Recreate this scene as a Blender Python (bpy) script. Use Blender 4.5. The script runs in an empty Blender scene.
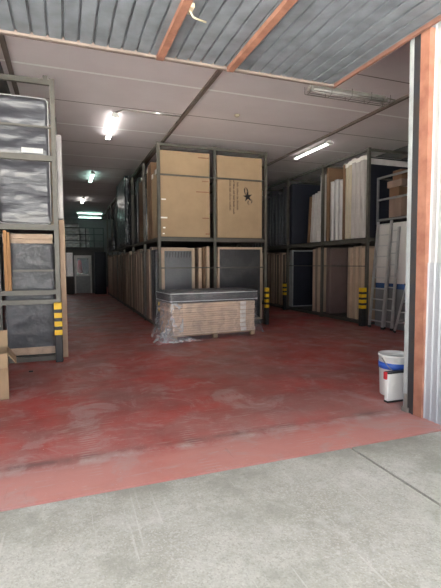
import bpy, bmesh, math, random
from mathutils import Vector, Matrix, noise
random.seed(7)
S = bpy.context.scene
COL = S.collection
R = math.radians

# ------------------------------------------------------------------ materials
def nodes(name):
    m = bpy.data.materials.new(name); m.use_nodes = True
    nt = m.node_tree; b = nt.nodes['Principled BSDF']
    return m, nt, b
def N(nt, t, **kw):
    n = nt.nodes.new(t)
    for k, v in kw.items():
        if k in n.inputs.keys() if isinstance(k, str) else False: n.inputs[k].default_value = v
        else: setattr(n, k, v)
    return n
def rgba(c): return (c[0], c[1], c[2], 1)
def mat(name, c, rough=.6, var=.12, scale=6, bump=0, bscale=40, metal=0, coat=0, c2=None, stretch=(1, 1, 1)):
    m, nt, b = nodes(name)
    tc = N(nt, 'ShaderNodeTexCoord'); mp = N(nt, 'ShaderNodeMapping')
    nt.links.new(tc.outputs['Object'], mp.inputs[0]); mp.inputs['Scale'].default_value = stretch
    no = N(nt, 'ShaderNodeTexNoise'); no.inputs['Scale'].default_value = scale; no.inputs['Detail'].default_value = 5
    nt.links.new(mp.outputs[0], no.inputs['Vector'])
    rp = N(nt, 'ShaderNodeValToRGB')
    a = c2 if c2 else tuple(x * (1 - var) for x in c)
    d = c if c2 else tuple(min(1, x * (1 + var)) for x in c)
    rp.color_ramp.elements[0].color = rgba(a); rp.color_ramp.elements[1].color = rgba(d)
    rp.color_ramp.elements[0].position = .32; rp.color_ramp.elements[1].position = .68
    nt.links.new(no.outputs[0], rp.inputs[0]); nt.links.new(rp.outputs[0], b.inputs['Base Color'])
    b.inputs['Roughness'].default_value = rough; b.inputs['Metallic'].default_value = metal
    b.inputs['Coat Weight'].default_value = coat; b.inputs['Coat Roughness'].default_value = .2
    if bump:
        n2 = N(nt, 'ShaderNodeTexNoise'); n2.inputs['Scale'].default_value = bscale; n2.inputs['Detail'].default_value = 4
        nt.links.new(mp.outputs[0], n2.inputs['Vector'])
        bp = N(nt, 'ShaderNodeBump'); bp.inputs['Strength'].default_value = bump; bp.inputs['Distance'].default_value = .02
        nt.links.new(n2.outputs[0], bp.inputs['Height']); nt.links.new(bp.outputs[0], b.inputs['Normal'])
    return m
def emit(name, c, s):
    m, nt, b = nodes(name)
    b.inputs['Base Color'].default_value = rgba(c); b.inputs['Emission Color'].default_value = rgba(c)
    b.inputs['Emission Strength'].default_value = s
    return m
def wrapmat(name, lo=.06, hi=.45, tint=(.85, .87, .9), scale=5, stretch=(1, 1, 1)):
    m, nt, b = nodes(name)
    b.inputs['Base Color'].default_value = rgba(tint); b.inputs['Roughness'].default_value = .18
    tc = N(nt, 'ShaderNodeTexCoord'); mp = N(nt, 'ShaderNodeMapping'); mp.inputs['Scale'].default_value = stretch
    nt.links.new(tc.outputs['Object'], mp.inputs[0])
    no = N(nt, 'ShaderNodeTexNoise'); no.inputs['Scale'].default_value = scale; no.inputs['Detail'].default_value = 6
    no.inputs['Distortion'].default_value = 1.2
    nt.links.new(mp.outputs[0], no.inputs['Vector'])
    rp = N(nt, 'ShaderNodeMapRange'); rp.inputs['From Min'].default_value = .42; rp.inputs['From Max'].default_value = .75
    rp.inputs['To Min'].default_value = lo; rp.inputs['To Max'].default_value = hi
    nt.links.new(no.outputs[0], rp.inputs['Value']); nt.links.new(rp.outputs[0], b.inputs['Alpha'])
    bp = N(nt, 'ShaderNodeBump'); bp.inputs['Strength'].default_value = .7; bp.inputs['Distance'].default_value = .03
    nt.links.new(no.outputs[0], bp.inputs['Height']); nt.links.new(bp.outputs[0], b.inputs['Normal'])
    return m

M = {}
M['rack'] = mat('olive_grey_paint', (.072, .066, .054), .55, .15, 8)
M['cage'] = mat('grey_cage_tube', (.16, .16, .165), .5, .1, 8)
M['rackdark'] = mat('dark_rack_paint', (.03, .03, .027), .6, .2, 8)
M['leftrack'] = mat('grey_rack_paint', (.108, .102, .088), .5, .12, 8)
M['card'] = mat('cardboard', (.31, .215, .13), .85, .07, 3, .1, 60)
M['cardb'] = mat('brown_cardboard', (.17, .095, .052), .85, .1, 3, .1, 60)
M['cardp'] = mat('pale_cardboard', (.44, .32, .23), .85, .1, 5, .1, 50)
M['boxpale'] = mat('pallet_carton', (.66, .49, .365), .8, .12, 5, .1, 50)
M['orange_card'] = mat('orange_cardboard', (.36, .19, .085), .85, .08, 5)
M['beige'] = mat('beige_edge', (.33, .24, .175), .7, .18, 4, .3, 14, stretch=(1, 1, .3))
M['pink'] = mat('pinkish_edge', (.24, .165, .13), .7, .18, 4, .3, 14, stretch=(1, 1, .3))
M['taupe'] = mat('taupe_edge', (.15, .115, .09), .7, .2, 4, .3, 14, stretch=(1, 1, .3))
M['mauve'] = mat('mauve_board', (.125, .074, .066), .6, .12, 3)
M['char'] = mat('charcoal_fabric', (.05, .053, .062), .6, .15, 3, .3, 20)
M['black'] = mat('black_fabric', (.018, .018, .021), .5, .2, 4, .3, 30)
M['navy'] = mat('navy_fabric', (.007, .009, .018), .6, .2, 3, .2, 20)
M['greyf'] = mat('grey_fabric', (.085, .09, .10), .5, .15, 4, .3, 18)
M['silver'] = mat('silver_grey_film', (.062, .063, .076), .36, .15, 3, .55, 7, coat=.4, stretch=(.55, 1, 3.2))
M['silverb'] = mat('black_silver_film', (.035, .04, .045), .25, .1, 14, 1.0, 12, coat=.6, c2=(.012, .013, .016))
M['tealw'] = mat('pale_film', (.50, .55, .54), .35, .25, 6, .5, 12)
M['whitew'] = mat('white_film', (.46, .44, .435), .35, .12, 5, .5, 12, stretch=(1, 1, .4))
M['lilac'] = mat('lilac_white_film', (.42, .385, .37), .35, .15, 5, .5, 12, stretch=(1, 1, .4))
M['cream'] = mat('yellowed_film', (.46, .40, .29), .35, .15, 5, .5, 12, stretch=(1, 1, .4))
M['wrap'] = wrapmat('clear_film', .02, .22, scale=5)
M['wrapthin'] = wrapmat('thin_clear_film', .01, .10, scale=4)
M['wraplow'] = wrapmat('loose_clear_film', .10, .60, scale=6)
M['wrapsleeve'] = wrapmat('stretched_clear_film', .03, .26, scale=4)
M['white'] = mat('white_paint', (.72, .72, .70), .5, .05, 5)
M['whitecord'] = mat('pale_piping', (.55, .55, .56), .4, .1, 9)
M['tape'] = mat('brown_tape', (.20, .085, .04), .4, .2, 9)
M['whitetape'] = mat('white_tape', (.78, .75, .70), .5, .1, 9)
M['ink'] = mat('black_ink', (.012, .01, .01), .7, .1, 9)
M['inkb'] = mat('dark_ink', (.05, .025, .015), .7, .3, 30)
M['yellow'] = mat('safety_yellow', (.80, .50, .015), .5, .08, 9)
M['blackp'] = mat('black_plastic', (.022, .022, .024), .5, .15, 9)
M['alu'] = mat('aluminium', (.50, .50, .50), .38, .1, 9, metal=.55)
M['wood'] = mat('pallet_wood', (.36, .24, .14), .8, .2, 8, stretch=(.3, 1, 1))
M['blue'] = mat('blue_print', (.03, .10, .45), .5, .1, 9)
M['red'] = mat('red_plastic', (.5, .02, .03), .5, .1, 9)
M['orange'] = mat('orange_primer', (.36, .165, .11), .65, .12, 7, .15, 30, c2=(.25, .10, .065))
M['rust'] = mat('rusty_brown_paint', (.22, .105, .075), .7, .2, 6)
M['orangedull'] = mat('faded_orange_paint', (.29, .135, .09), .7, .12, 7, .15, 30, c2=(.17, .075, .05))
M['zinc'] = mat('galvanised_steel', (.175, .195, .222), .5, .14, 5, c2=(.11, .122, .14))
M['zincbare'] = mat('grey_profile', (.30, .315, .32), .5, .12, 7)
M['darkrec'] = mat('dark_seal', (.025, .028, .035), .6, .2, 7, c2=(.045, .035, .03))
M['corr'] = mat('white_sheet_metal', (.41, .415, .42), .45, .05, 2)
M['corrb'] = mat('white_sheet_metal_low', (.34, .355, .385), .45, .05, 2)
M['wallw'] = mat('white_wall', (.60, .58, .56), .8, .06, 2)
M['wallg'] = mat('grey_wall', (.19, .19, .20), .8, .1, 2)
M['wallb'] = mat('blue_stripe_paint', (.02, .065, .19), .7, .1, 4)
M['walld'] = mat('dull_wall', (.085, .085, .083), .85, .1, 1)
M['slab'] = mat('mezzanine_grey', (.07, .075, .075), .7, .1, 2)
M['rail'] = mat('dark_teal_rail', (.035, .06, .06), .5, .1, 5)
M['beam'] = mat('dull_brown_beam', (.16, .125, .11), .7, .15, 5)
M['fixture'] = mat('lamp_housing', (.55, .55, .53), .4, .05, 9)
M['fixdull'] = mat('dusty_lamp', (.34, .33, .30), .35, .15, 9)
M['wire'] = mat('guard_wire', (.25, .24, .22), .4, .1, 9, metal=.4)
M['tube'] = emit('lit_tube', (1, .97, .92), 5.5)
M['tubeg'] = emit('lit_tube_green', (.66, 1, .88), 3.2)
M['tubeoffice'] = emit('office_tube', (1, .98, .95), 60)
M['tubeoff'] = mat('unlit_tube', (.6, .6, .58), .25, .04, 9)
M['galv'] = mat('conduit_grey', (.30, .28, .26), .6, .1, 9)
M['dkwood'] = mat('dark_cabinet', (.045, .033, .028), .6, .2, 5)
def glassmat():
    m, nt, b = nodes('window_glass')
    b.inputs['Base Color'].default_value = (.6, .7, .7, 1); b.inputs['Roughness'].default_value = .05
    b.inputs['Alpha'].default_value = .18
    return m
M['glass'] = glassmat()

def floormat():
    m, nt, b = nodes('red_painted_floor')
    L = nt.links
    tc = N(nt, 'ShaderNodeTexCoord'); sp = N(nt, 'ShaderNodeSeparateXYZ'); L.new(tc.outputs['Object'], sp.inputs[0])
    def nz(scale, detail=6, rough=.6, st=None, dist=0):
        n = N(nt, 'ShaderNodeTexNoise'); n.inputs['Scale'].default_value = scale; n.inputs['Detail'].default_value = detail
        n.inputs['Roughness'].default_value = rough; n.inputs['Distortion'].default_value = dist
        if st:
            mp = N(nt, 'ShaderNodeMapping'); mp.inputs['Scale'].default_value = st; mp.inputs['Rotation'].default_value = (0, 0, R(25))
            L.new(tc.outputs['Object'], mp.inputs[0]); L.new(mp.outputs[0], n.inputs[0])
        else: L.new(tc.outputs['Object'], n.inputs[0])
        return n.outputs[0]
    def rng(v, a, b_, c=0, d=1):
        r = N(nt, 'ShaderNodeMapRange'); r.inputs[1].default_value = a; r.inputs[2].default_value = b_
        r.inputs[3].default_value = c; r.inputs[4].default_value = d; L.new(v, r.inputs[0]); return r.outputs[0]
    def mix(f, a, c):
        x = N(nt, 'ShaderNodeMix', data_type='RGBA')
        if isinstance(f, float): x.inputs[0].default_value = f
        else: L.new(f, x.inputs[0])
        for k, v in ((6, a), (7, c)):
            if isinstance(v, tuple): x.inputs[k].default_value = rgba(v)
            else: L.new(v, x.inputs[k])
        return x.outputs[2]
    def mul(a, c):
        x = N(nt, 'ShaderNodeMath', operation='MULTIPLY')
        L.new(a, x.inputs[0])
        if isinstance(c, float): x.inputs[1].default_value = c
        else: L.new(c, x.inputs[1])
        return x.outputs[0]
    c = mix(rng(nz(1.1), .35, .65), (.44, .055, .046), (.29, .062, .058))
    c = mix(rng(nz(3.2, 8, .7), .47, .72, 0, .7), c, (.36, .20, .185))          # grey worn film
    c = mix(rng(nz(.55, 5, .6), .44, .62, 0, .65), c, (.25, .125, .115))           # broad dusty areas
    # dust carried in near the doorway
    near = rng(sp.outputs['Y'], 4.6, 3.3)
    c = mix(mul(near, rng(nz(2.0, 7, .65), .35, .62, .1, .75)), c, (.50, .26, .24))
    band = rng(sp.outputs['Y'], 3.52, 3.36)
    c = mix(mul(band, rng(nz(3, 6, .6), .25, .7, .45, .8)), c, (.55, .25, .22))
    # grey line of wear where the door closes
    ed = N(nt, 'ShaderNodeMath', operation='SUBTRACT'); L.new(sp.outputs['Y'], ed.inputs[0]); ed.inputs[1].default_value = 3.52
    ab = N(nt, 'ShaderNodeMath', operation='ABSOLUTE'); L.new(ed.outputs[0], ab.inputs[0])
    ln = rng(ab.outputs[0], .09, .015)
    e2 = N(nt, 'ShaderNodeMath', operation='SUBTRACT'); L.new(sp.outputs['Y'], e2.inputs[0]); e2.inputs[1].default_value = 3.60
    a2 = N(nt, 'ShaderNodeMath', operation='ABSOLUTE'); L.new(e2.outputs[0], a2.inputs[0])
    c = mix(mul(rng(a2.outputs[0], .10, .01), rng(nz(1.9, 6, .7), .40, .60, 0, .8)), c, (.17, .09, .09))
    c = mix(mul(ln, rng(nz(2.3, 6, .7), .44, .62, 0, .9)), c, (.48, .40, .39))
    # scuffs and streaks
    c = mix(rng(nz(3, 5, .65, (1, 9, 1), .4), .58, .70, 0, .6), c, (.46, .34, .32))
    c = mix(rng(nz(2.4, 5, .6, (8, 1, 1), .3), .66, .74, 0, .35), c, (.13, .05, .05))
    c = mix(rng(nz(38, 2), .68, .74, 0, .7), c, (.5, .42, .4))
    c = mix(rng(nz(1.7, 9, .72, None, .8), .52, .60, 0, .5), c, (.43, .31, .30))
    # tyre tread prints in three lanes running in from the yard
    wv = N(nt, 'ShaderNodeTexWave'); wv.bands_direction = 'Y'; wv.inputs['Scale'].default_value = 6.5; wv.inputs['Distortion'].default_value = 1.5
    L.new(tc.outputs['Object'], wv.inputs[0])
    for x0 in (.15, 1.05, 2.0):
        sb = N(nt, 'ShaderNodeMath', operation='SUBTRACT'); L.new(sp.outputs['X'], sb.inputs[0]); sb.inputs[1].default_value = x0
        aa = N(nt, 'ShaderNodeMath', operation='ABSOLUTE'); L.new(sb.outputs[0], aa.inputs[0])
        lane = mul(rng(aa.outputs[0], .09, .06), rng(sp.outputs['Y'], 5.2, 4.2))
        c = mix(mul(mul(lane, rng(wv.outputs['Fac'], .7, .8)), rng(nz(3.5, 4), .45, .6, 0, .5)), c, (.50, .36, .34))
    L.new(c, b.inputs['Base Color'])
    L.new(rng(nz(2, 6), .3, .7, .30, .55), b.inputs['Roughness'])
    bp = N(nt, 'ShaderNodeBump'); bp.inputs['Strength'].default_value = .15; bp.inputs['Distance'].default_value = .01
    L.new(nz(30, 4), bp.inputs['Height']); L.new(bp.outputs[0], b.inputs['Normal'])
    return m
def concmat():
    m, nt, b = nodes('aggregate_concrete')
    L = nt.links
    tc = N(nt, 'ShaderNodeTexCoord')
    def nz(scale, detail=6, rough=.6):
        n = N(nt, 'ShaderNodeTexNoise'); n.inputs['Scale'].default_value = scale; n.inputs['Detail'].default_value = detail
        n.inputs['Roughness'].default_value = rough; L.new(tc.outputs['Object'], n.inputs[0]); return n.outputs[0]
    def rng(v, a, b_, c=0, d=1):
        r = N(nt, 'ShaderNodeMapRange'); r.inputs[1].default_value = a; r.inputs[2].default_value = b_
        r.inputs[3].default_value = c; r.inputs[4].default_value = d; L.new(v, r.inputs[0]); return r.outputs[0]
    def mix(f, a, c):
        x = N(nt, 'ShaderNodeMix', data_type='RGBA'); L.new(f, x.inputs[0])
        for k, v in ((6, a), (7, c)):
            if isinstance(v, tuple): x.inputs[k].default_value = rgba(v)
            else: L.new(v, x.inputs[k])
        return x.outputs[2]
    c = mix(rng(nz(1.6, 7), .35, .65), (.345, .335, .29), (.48, .47, .425))
    vo = N(nt, 'ShaderNodeTexVoronoi'); vo.inputs['Scale'].default_value = 110; L.new(tc.outputs['Object'], vo.inputs['Vector'])
    g = N(nt, 'ShaderNodeSeparateColor'); L.new(vo.outputs['Color'], g.inputs[0])
    c = mix(rng(g.outputs[0], .55, .95, 0, .55), c, (.54, .53, .50))
    c = mix(rng(g.outputs[1], .68, .95, 0, .55), c, (.29, .28, .255))
    c = mix(rng(nz(.8, 5), .55, .68, 0, .45), c, (.33, .33, .27))
    c = mix(rng(nz(26, 6, .8), .50, .70, 0, .55), c, (.25, .245, .215))
    c = mix(rng(nz(9, 8, .75), .52, .70, 0, .75), c, (.48, .47, .44))
    sp = N(nt, 'ShaderNodeSeparateXYZ'); L.new(tc.outputs['Object'], sp.inputs[0])
    def st(rot, sc, scale):
        mp = N(nt, 'ShaderNodeMapping'); mp.inputs['Rotation'].default_value = (0, 0, R(rot)); mp.inputs['Scale'].default_value = sc
        n = N(nt, 'ShaderNodeTexNoise'); n.inputs['Scale'].default_value = scale; n.inputs['Detail'].default_value = 3
        L.new(tc.outputs['Object'], mp.inputs[0]); L.new(mp.outputs[0], n.inputs[0]); return n.outputs[0]
    c = mix(rng(nz(1.3, 8, .72), .50, .62, 0, .55), c, (.25, .25, .21))      # grime
    c = mix(rng(nz(2.2, 9, .75), .55, .66, 0, .6), c, (.53, .52, .495))         # scoured pale areas
    c = mix(rng(st(28, (14, .5, 1), 1.6), .655, .69, 0, .4), c, (.58, .57, .54))   # tyre scratches
    c = mix(rng(st(-35, (16, .45, 1), 1.5), .67, .70, 0, .4), c, (.58, .57, .54))
    ey = rng(sp.outputs['Y'], 2.55, 2.95)
    mm = N(nt, 'ShaderNodeMath', operation='MULTIPLY'); L.new(ey, mm.inputs[0]); L.new(rng(nz(1.9, 6, .7), .4, .6, 0, .7), mm.inputs[1])
    c = mix(mm.outputs[0], c, (.23, .225, .19))                                  # damp dirt along the doorsill
    L.new(c, b.inputs['Base Color']); b.inputs['Roughness'].default_value = .85
    bp = N(nt, 'ShaderNodeBump'); bp.inputs['Strength'].default_value = .35; bp.inputs['Distance'].default_value = .008
    L.new(nz(70, 4), bp.inputs['Height']); L.new(bp.outputs[0], b.inputs['Normal'])
    return m
def ceilmat():
    m, nt, b = nodes('ceiling_panels')
    L = nt.links
    tc = N(nt, 'ShaderNodeTexCoord'); sp = N(nt, 'ShaderNodeSeparateXYZ'); L.new(tc.outputs['Object'], sp.inputs[0])
    no = N(nt, 'ShaderNodeTexNoise'); no.inputs['Scale'].default_value = 1.5; no.inputs['Detail'].default_value = 5
    L.new(tc.outputs['Object'], no.inputs[0])
    rp = N(nt, 'ShaderNodeValToRGB'); L.new(no.outputs[0], rp.inputs[0])
    rp.color_ramp.elements[0].position = .3; rp.color_ramp.elements[1].position = .7
    rp.color_ramp.elements[0].color = (.72, .665, .685, 1); rp.color_ramp.elements[1].color = (.78, .725, .745, 1)
    prev = rp.outputs[0]
    for off, col, wd in ((.0, (.95, .95, .95, 1), .026), (1.42, (.20, .17, .16, 1), .012)):
        a = N(nt, 'ShaderNodeMath', operation='ADD'); L.new(sp.outputs['Y'], a.inputs[0]); a.inputs[1].default_value = -7.5 - off + 28.4
        md = N(nt, 'ShaderNodeMath', operation='MODULO'); L.new(a.outputs[0], md.inputs[0]); md.inputs[1].default_value = 2.84
        lt = N(nt, 'ShaderNodeMath', operation='LESS_THAN'); L.new(md.outputs[0], lt.inputs[0]); lt.inputs[1].default_value = wd * 2.4
        x = N(nt, 'ShaderNodeMix', data_type='RGBA'); L.new(lt.outputs[0], x.inputs[0]); L.new(prev, x.inputs[6]); x.inputs[7].default_value = col
        prev = x.outputs[2]
    L.new(prev, b.inputs['Base Color']); b.inputs['Roughness'].default_value = .7
    return m
M['floor'] = floormat(); M['conc'] = concmat(); M['ceil'] = ceilmat()

# ------------------------------------------------------------------ geometry helpers
def nb(): return bmesh.new()
def box(bm, x0, x1, y0, y1, z0, z1, mx=None):
    vs = [bm.verts.new((x, y, z)) for x in (x0, x1) for y in (y0, y1) for z in (z0, z1)]
    for f in ((0, 1, 3, 2), (4, 6, 7, 5), (0, 4, 5, 1), (2, 3, 7, 6), (0, 2, 6, 4), (1, 5, 7, 3)):
        bm.faces.new([vs[i] for i in f])
    if mx: bmesh.ops.transform(bm, matrix=mx, verts=vs)
    return vs
def rbox(bm, x0, x1, y0, y1, z0, z1, r=.01, seg=2, mx=None):
    t = nb(); box(t, x0, x1, y0, y1, z0, z1)
    bmesh.ops.bevel(t, geom=list(t.edges), offset=r, segments=seg, affect='EDGES', profile=.5)
    if mx: bmesh.ops.transform(t, matrix=mx, verts=t.verts)
    me = bpy.data.meshes.new('t'); t.to_mesh(me); t.free(); bm.from_mesh(me); bpy.data.meshes.remove(me)
def tube(bm, pts, r, seg=8, closed=False):
    pts = [Vector(p) for p in pts]; n = len(pts); rings = []
    for i, p in enumerate(pts):
        if closed: d = (pts[(i + 1) % n] - pts[i - 1])
        else: d = pts[min(i + 1, n - 1)] - pts[max(i - 1, 0)]
        d.normalize()
        up = Vector((0, 0, 1)) if abs(d.z) < .9 else Vector((1, 0, 0))
        a = d.cross(up).normalized(); b = d.cross(a).normalized()
        rings.append([bm.verts.new(p + a * (r * math.cos(2 * math.pi * k / seg)) + b * (r * math.sin(2 * math.pi * k / seg))) for k in range(seg)])
    m = n if closed else n - 1
    for i in range(m):
        A, B = rings[i], rings[(i + 1) % n]
        for k in range(seg): bm.faces.new((A[k], A[(k + 1) % seg], B[(k + 1) % seg], B[k]))
    if not closed:
        bm.faces.new(rings[0][::-1]); bm.faces.new(rings[-1])
def bar(bm, p, q, w, h=None):
    """square bar from p to q"""
    h = h or w; p = Vector(p); q = Vector(q); d = (q - p); L = d.length; d.normalize()
    up = Vector((0, 0, 1)) if abs(d.z) < .9 else Vector((0, 1, 0))
    a = d.cross(up).normalized(); b = a.cross(d).normalized()
    mx = Matrix(((a.x, d.x, b.x, p.x), (a.y, d.y, b.y, p.y), (a.z, d.z, b.z, p.z), (0, 0, 0, 1)))
    box(bm, -w / 2, w / 2, 0, L, -h / 2, h / 2, mx)
def lathe(bm, prof, seg=24, mx=None):
    rings = []; vs = []
    for r, z in prof:
        ring = [bm.verts.new((r * math.cos(2 * math.pi * k / seg), r * math.sin(2 * math.pi * k / seg), z)) for k in range(seg)]
        rings.append(ring); vs += ring
    for A, B in zip(rings, rings[1:]):
        for k in range(seg): bm.faces.new((A[k], A[(k + 1) % seg], B[(k + 1) % seg], B[k]))
    if mx: bmesh.ops.transform(bm, matrix=mx, verts=vs)
def obj(name, bm, m, parent=None, smooth=False):
    bmesh.ops.recalc_face_normals(bm, faces=list(bm.faces))
    me = bpy.data.meshes.new(name); bm.to_mesh(me); bm.free()
    me.materials.append(M[m] if isinstance(m, str) else m)
    if smooth:
        for p in me.polygons: p.use_smooth = True
    o = bpy.data.objects.new(name, me); COL.objects.link(o)
    if parent: o.parent = parent
    return o
def tag(o, label, cat, group=None, kind=None):
    if label: o['label'] = label
    if cat: o['category'] = cat
    if group: o['group'] = group
    if kind: o['kind'] = kind
    return o
def thing(name, label, cat, loc=(0, 0, 0), rz=0, group=None):
    o = bpy.data.objects.new(name, None); COL.objects.link(o); o.empty_display_size = .1
    o.location = loc; o.rotation_euler = (0, 0, rz)
    return tag(o, label, cat, group)
def struct(name, bm, m, parent=None, label=None):
    o = obj(name, bm, m, parent)
    if not parent:
        o['kind'] = 'structure'
        if label: o['label'] = label
    return o
def copy_tree(o, parent=None):
    c = o.copy(); COL.objects.link(c)
    if parent: c.parent = parent
    for ch in list(o.children): copy_tree(ch, c)
    return c
ONES = 'first second third fourth fifth sixth seventh eighth ninth tenth eleventh twelfth thirteenth fourteenth fifteenth sixteenth seventeenth eighteenth nineteenth'.split()
TENS = {2: 'twent', 3: 'thirt', 4: 'fort', 5: 'fift', 6: 'sixt', 7: 'sevent'}
def ordinal(n):
    if n < 20: return ONES[n - 1]
    t, u = divmod(n, 10)
    return TENS[t] + ('ieth' if u == 0 else 'y-' + ONES[u - 1])

# a slab of goods standing on edge: x = width, y = thickness, z = height; origin at its base centre
def slab_bm(w, t, h, r=.03, seg=3, rough=0., seed=0, div=0):
    b = nb()
    if rough:
        nx, ny, nz = max(2, int(w / div)), max(1, int(t / div)), max(2, int(h / div))
        def P(i, j, k): return Vector((-w / 2 + w * i / nx, -t / 2 + t * j / ny, h * k / nz))
        cache = {}
        def V(i, j, k):
            if (i, j, k) in cache: return cache[(i, j, k)]
            p = P(i, j, k); n = Vector((0, 0, 0))
            if j == 0: n.y -= 1
            if j == ny: n.y += 1
            if i == 0: n.x -= 1
            if i == nx: n.x += 1
            if k == nz: n.z += 1
            e = sum(1 for q in (i in (0, nx), j in (0, ny), k in (0, nz)) if q)
            q = Vector((p.x * 1.6 + seed * 3.1, p.y * 2, p.z * 5.5 + seed))
            d = noise.noise(q) + .6 * abs(noise.noise(q * 2.3)) - .3
            if e > 1: d = -1.0
            if n.length: n.normalize()
            p = p + n * (rough * d)
            p.z = max(p.z, 0)
            cache[(i, j, k)] = b.verts.new(p); return cache[(i, j, k)]
        for i in range(nx):
            for k in range(nz):
                b.faces.new((V(i, 0, k), V(i + 1, 0, k), V(i + 1, 0, k + 1), V(i, 0, k + 1)))
                b.faces.new((V(i, ny, k), V(i, ny, k + 1), V(i + 1, ny, k + 1), V(i + 1, ny, k)))
        for j in range(ny):
            for k in range(nz):
                b.faces.new((V(0, j, k), V(0, j, k + 1), V(0, j + 1, k + 1), V(0, j + 1, k)))
                b.faces.new((V(nx, j, k), V(nx, j + 1, k), V(nx, j + 1, k + 1), V(nx, j, k + 1)))
            for i in range(nx):
                b.faces.new((V(i, j, nz), V(i + 1, j, nz), V(i + 1, j + 1, nz), V(i, j + 1, nz)))
                b.faces.new((V(i, j, 0), V(i, j + 1, 0), V(i + 1, j + 1, 0), V(i + 1, j, 0)))
    else:
        rbox(b, -w / 2, w / 2, -t / 2, t / 2, 0, h, min(r, t * .45), seg)
    return b
def loop_bm(w, h, y, r, c=.05, rt=.007):
    b = nb(); pts = []
    for cx, cz, a0 in ((w / 2 - c, c, -90), (w / 2 - c, h - c, 0), (-w / 2 + c, h - c, 90), (-w / 2 + c, c, 180)):
        for k in range(4):
            a = R(a0 + 30 * k); pts.append((cx + c * math.cos(a), y, cz + c * math.sin(a) + rt + .002))
    tube(b, pts, rt, 6, True); return b
def frame_bm(w, h, y0, y1, e, open_bottom=False):
    b = nb()
    box(b, -w / 2, -w / 2 + e, y0, y1, 0, h); box(b, w / 2 - e, w / 2, y0, y1, 0, h)
    box(b, -w / 2 + e, w / 2 - e, y0, y1, h - e, h)
    if not open_bottom: box(b, -w / 2 + e, w / 2 - e, y0, y1, 0, e)
    return b

# ------------------------------------------------------------------ the setting
CZ = 4.75
b = nb(); box(b, -3.4, 8.9, 3.0, 31.2, -.25, 0); struct('floor', b, 'floor', label='red painted warehouse floor worn grey by the doorway')
b = nb()
for x0, x1 in ((-25, -2.6), (-2.58, 2.285), (2.31, 25)):
    box(b, x0, x1, -30, 2.985, -.25, -.006)
box(b, -2.58, -2.58 + .001, -14, 2.98, -.25, -.02)
struct('floor_yard', b, 'conc', label='pale exposed aggregate concrete apron outside the door')
b = nb(); box(b, -25, 25, -30, 2.99, -.3, -.022); struct('trim_1', b, 'darkrec', label='dark joints between the concrete slabs')
b = nb(); box(b, -3.4, 8.9, 3.5, 31.2, CZ, CZ + .15); struct('ceiling', b, 'ceil', label='pinkish white panel ceiling with long joints')
k = 2
for x in (-.73, 2.45, 6.15):
    b = nb(); box(b, x - .035, x + .035, 3.6, 31, CZ - .05, CZ - .001)
    struct('trim_%d' % k, b, 'beam'); k += 1
b = nb(); box(b, -1.2, -.85, 3.6, 31, CZ - .16, CZ - .002); struct('trim_%d' % k, b, 'walld'); k += 1
b = nb(); box(b, -3.4, -3.25, 3.3, 31.2, 0, CZ); struct('wall_left', b, 'walld')
b = nb(); box(b, 8.75, 8.9, 3.3, 31.2, 0, CZ); struct('wall_right', b, 'walld')
b = nb(); box(b, -3.25, 8.75, 31, 31.2, 0, CZ); struct('wall_back', b, 'wallg')
b = nb(); box(b, -3.4, 3.45, 3.3, 3.5, 4.62, 5.4); box(b, 3.5, 9.2, 3.32, 3.5, 0, 5.4); box(b, -3.6, -2.6, 3.3, 3.5, 0, 4.62)  # unseen header kept high, an added gap letting daylight reach the ceiling
struct('wall_front', b, 'corr', label='sheet metal front wall of the warehouse around the opening')
# cabin block on the right: white above, blue stripe, grey below
b = nb(); box(b, 7.44, 8.7, 4.2, 8.80, 1.1, 2.56)
struct('wall_cabin', b, 'wallw', label='white upper part of the low cabin wall behind the ladders')
b = nb(); box(b, 7.436, 8.7, 4.2, 8.802, .97, 1.1); struct('trim_%d' % k, b, 'wallb', label='blue stripe along the cabin wall'); k += 1
b = nb(); box(b, 7.44, 8.7, 4.2, 8.80, 0, .97); struct('wall_cabin_base', b, 'wallg', label='grey lower part of the low cabin wall')
# corrugated return wall outside the door
def corr_bm(y0, y1, z0, z1, x):
    b = nb(); pr = []; y = y0
    while y < y1:
        for dy, dx in ((0, 0), (.042, 0), (.052, .014), (.066, .014), (.076, 0)):
            pr.append((x - dx * .7, y + dy))
        y += .0765
    lo = [b.verts.new((px, py, z0)) for px, py in pr]; hi = [b.verts.new((px, py, z1)) for px, py in pr]
    l2 = [b.verts.new((x + .06, py, z0)) for px, py in pr]; h2 = [b.verts.new((x + .06, py, z1)) for px, py in pr]
    for i in range(len(pr) - 1):
        b.faces.new((lo[i], lo[i + 1], hi[i + 1], hi[i])); b.faces.new((l2[i], l2[i + 1], h2[i + 1], h2[i]))
        b.faces.new((hi[i], hi[i + 1], h2[i + 1], h2[i])); b.faces.new((lo[i], lo[i + 1], l2[i + 1], l2[i]))
    return b
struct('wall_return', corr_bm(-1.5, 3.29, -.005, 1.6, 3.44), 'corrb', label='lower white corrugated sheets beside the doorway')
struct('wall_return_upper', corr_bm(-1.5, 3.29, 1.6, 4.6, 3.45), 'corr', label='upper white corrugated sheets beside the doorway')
LEAN = Matrix(((1, 0, -.009, 0), (0, 1, 0, 0), (0, 0, 1, 0), (0, 0, 0, 1)))   # the door post is slightly out of plumb
b = nb(); box(b, 3.405, 3.5, 3.30, 3.41, 0, 3.87, LEAN); struct('trim_%d' % k, b, 'orange', label='orange primed steel door post'); k += 1
b = nb(); box(b, 3.412, 3.5, 3.41, 3.50, .0, 3.9, LEAN); box(b, 3.402, 3.412, 3.412, 3.43, .0, 3.9, LEAN)
struct('trim_%d' % k, b, 'darkrec', label='dark recess of the door post'); k += 1
b = nb(); box(b, 3.405, 3.5, 3.50, 3.55, .05, 3.9, LEAN)
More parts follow.
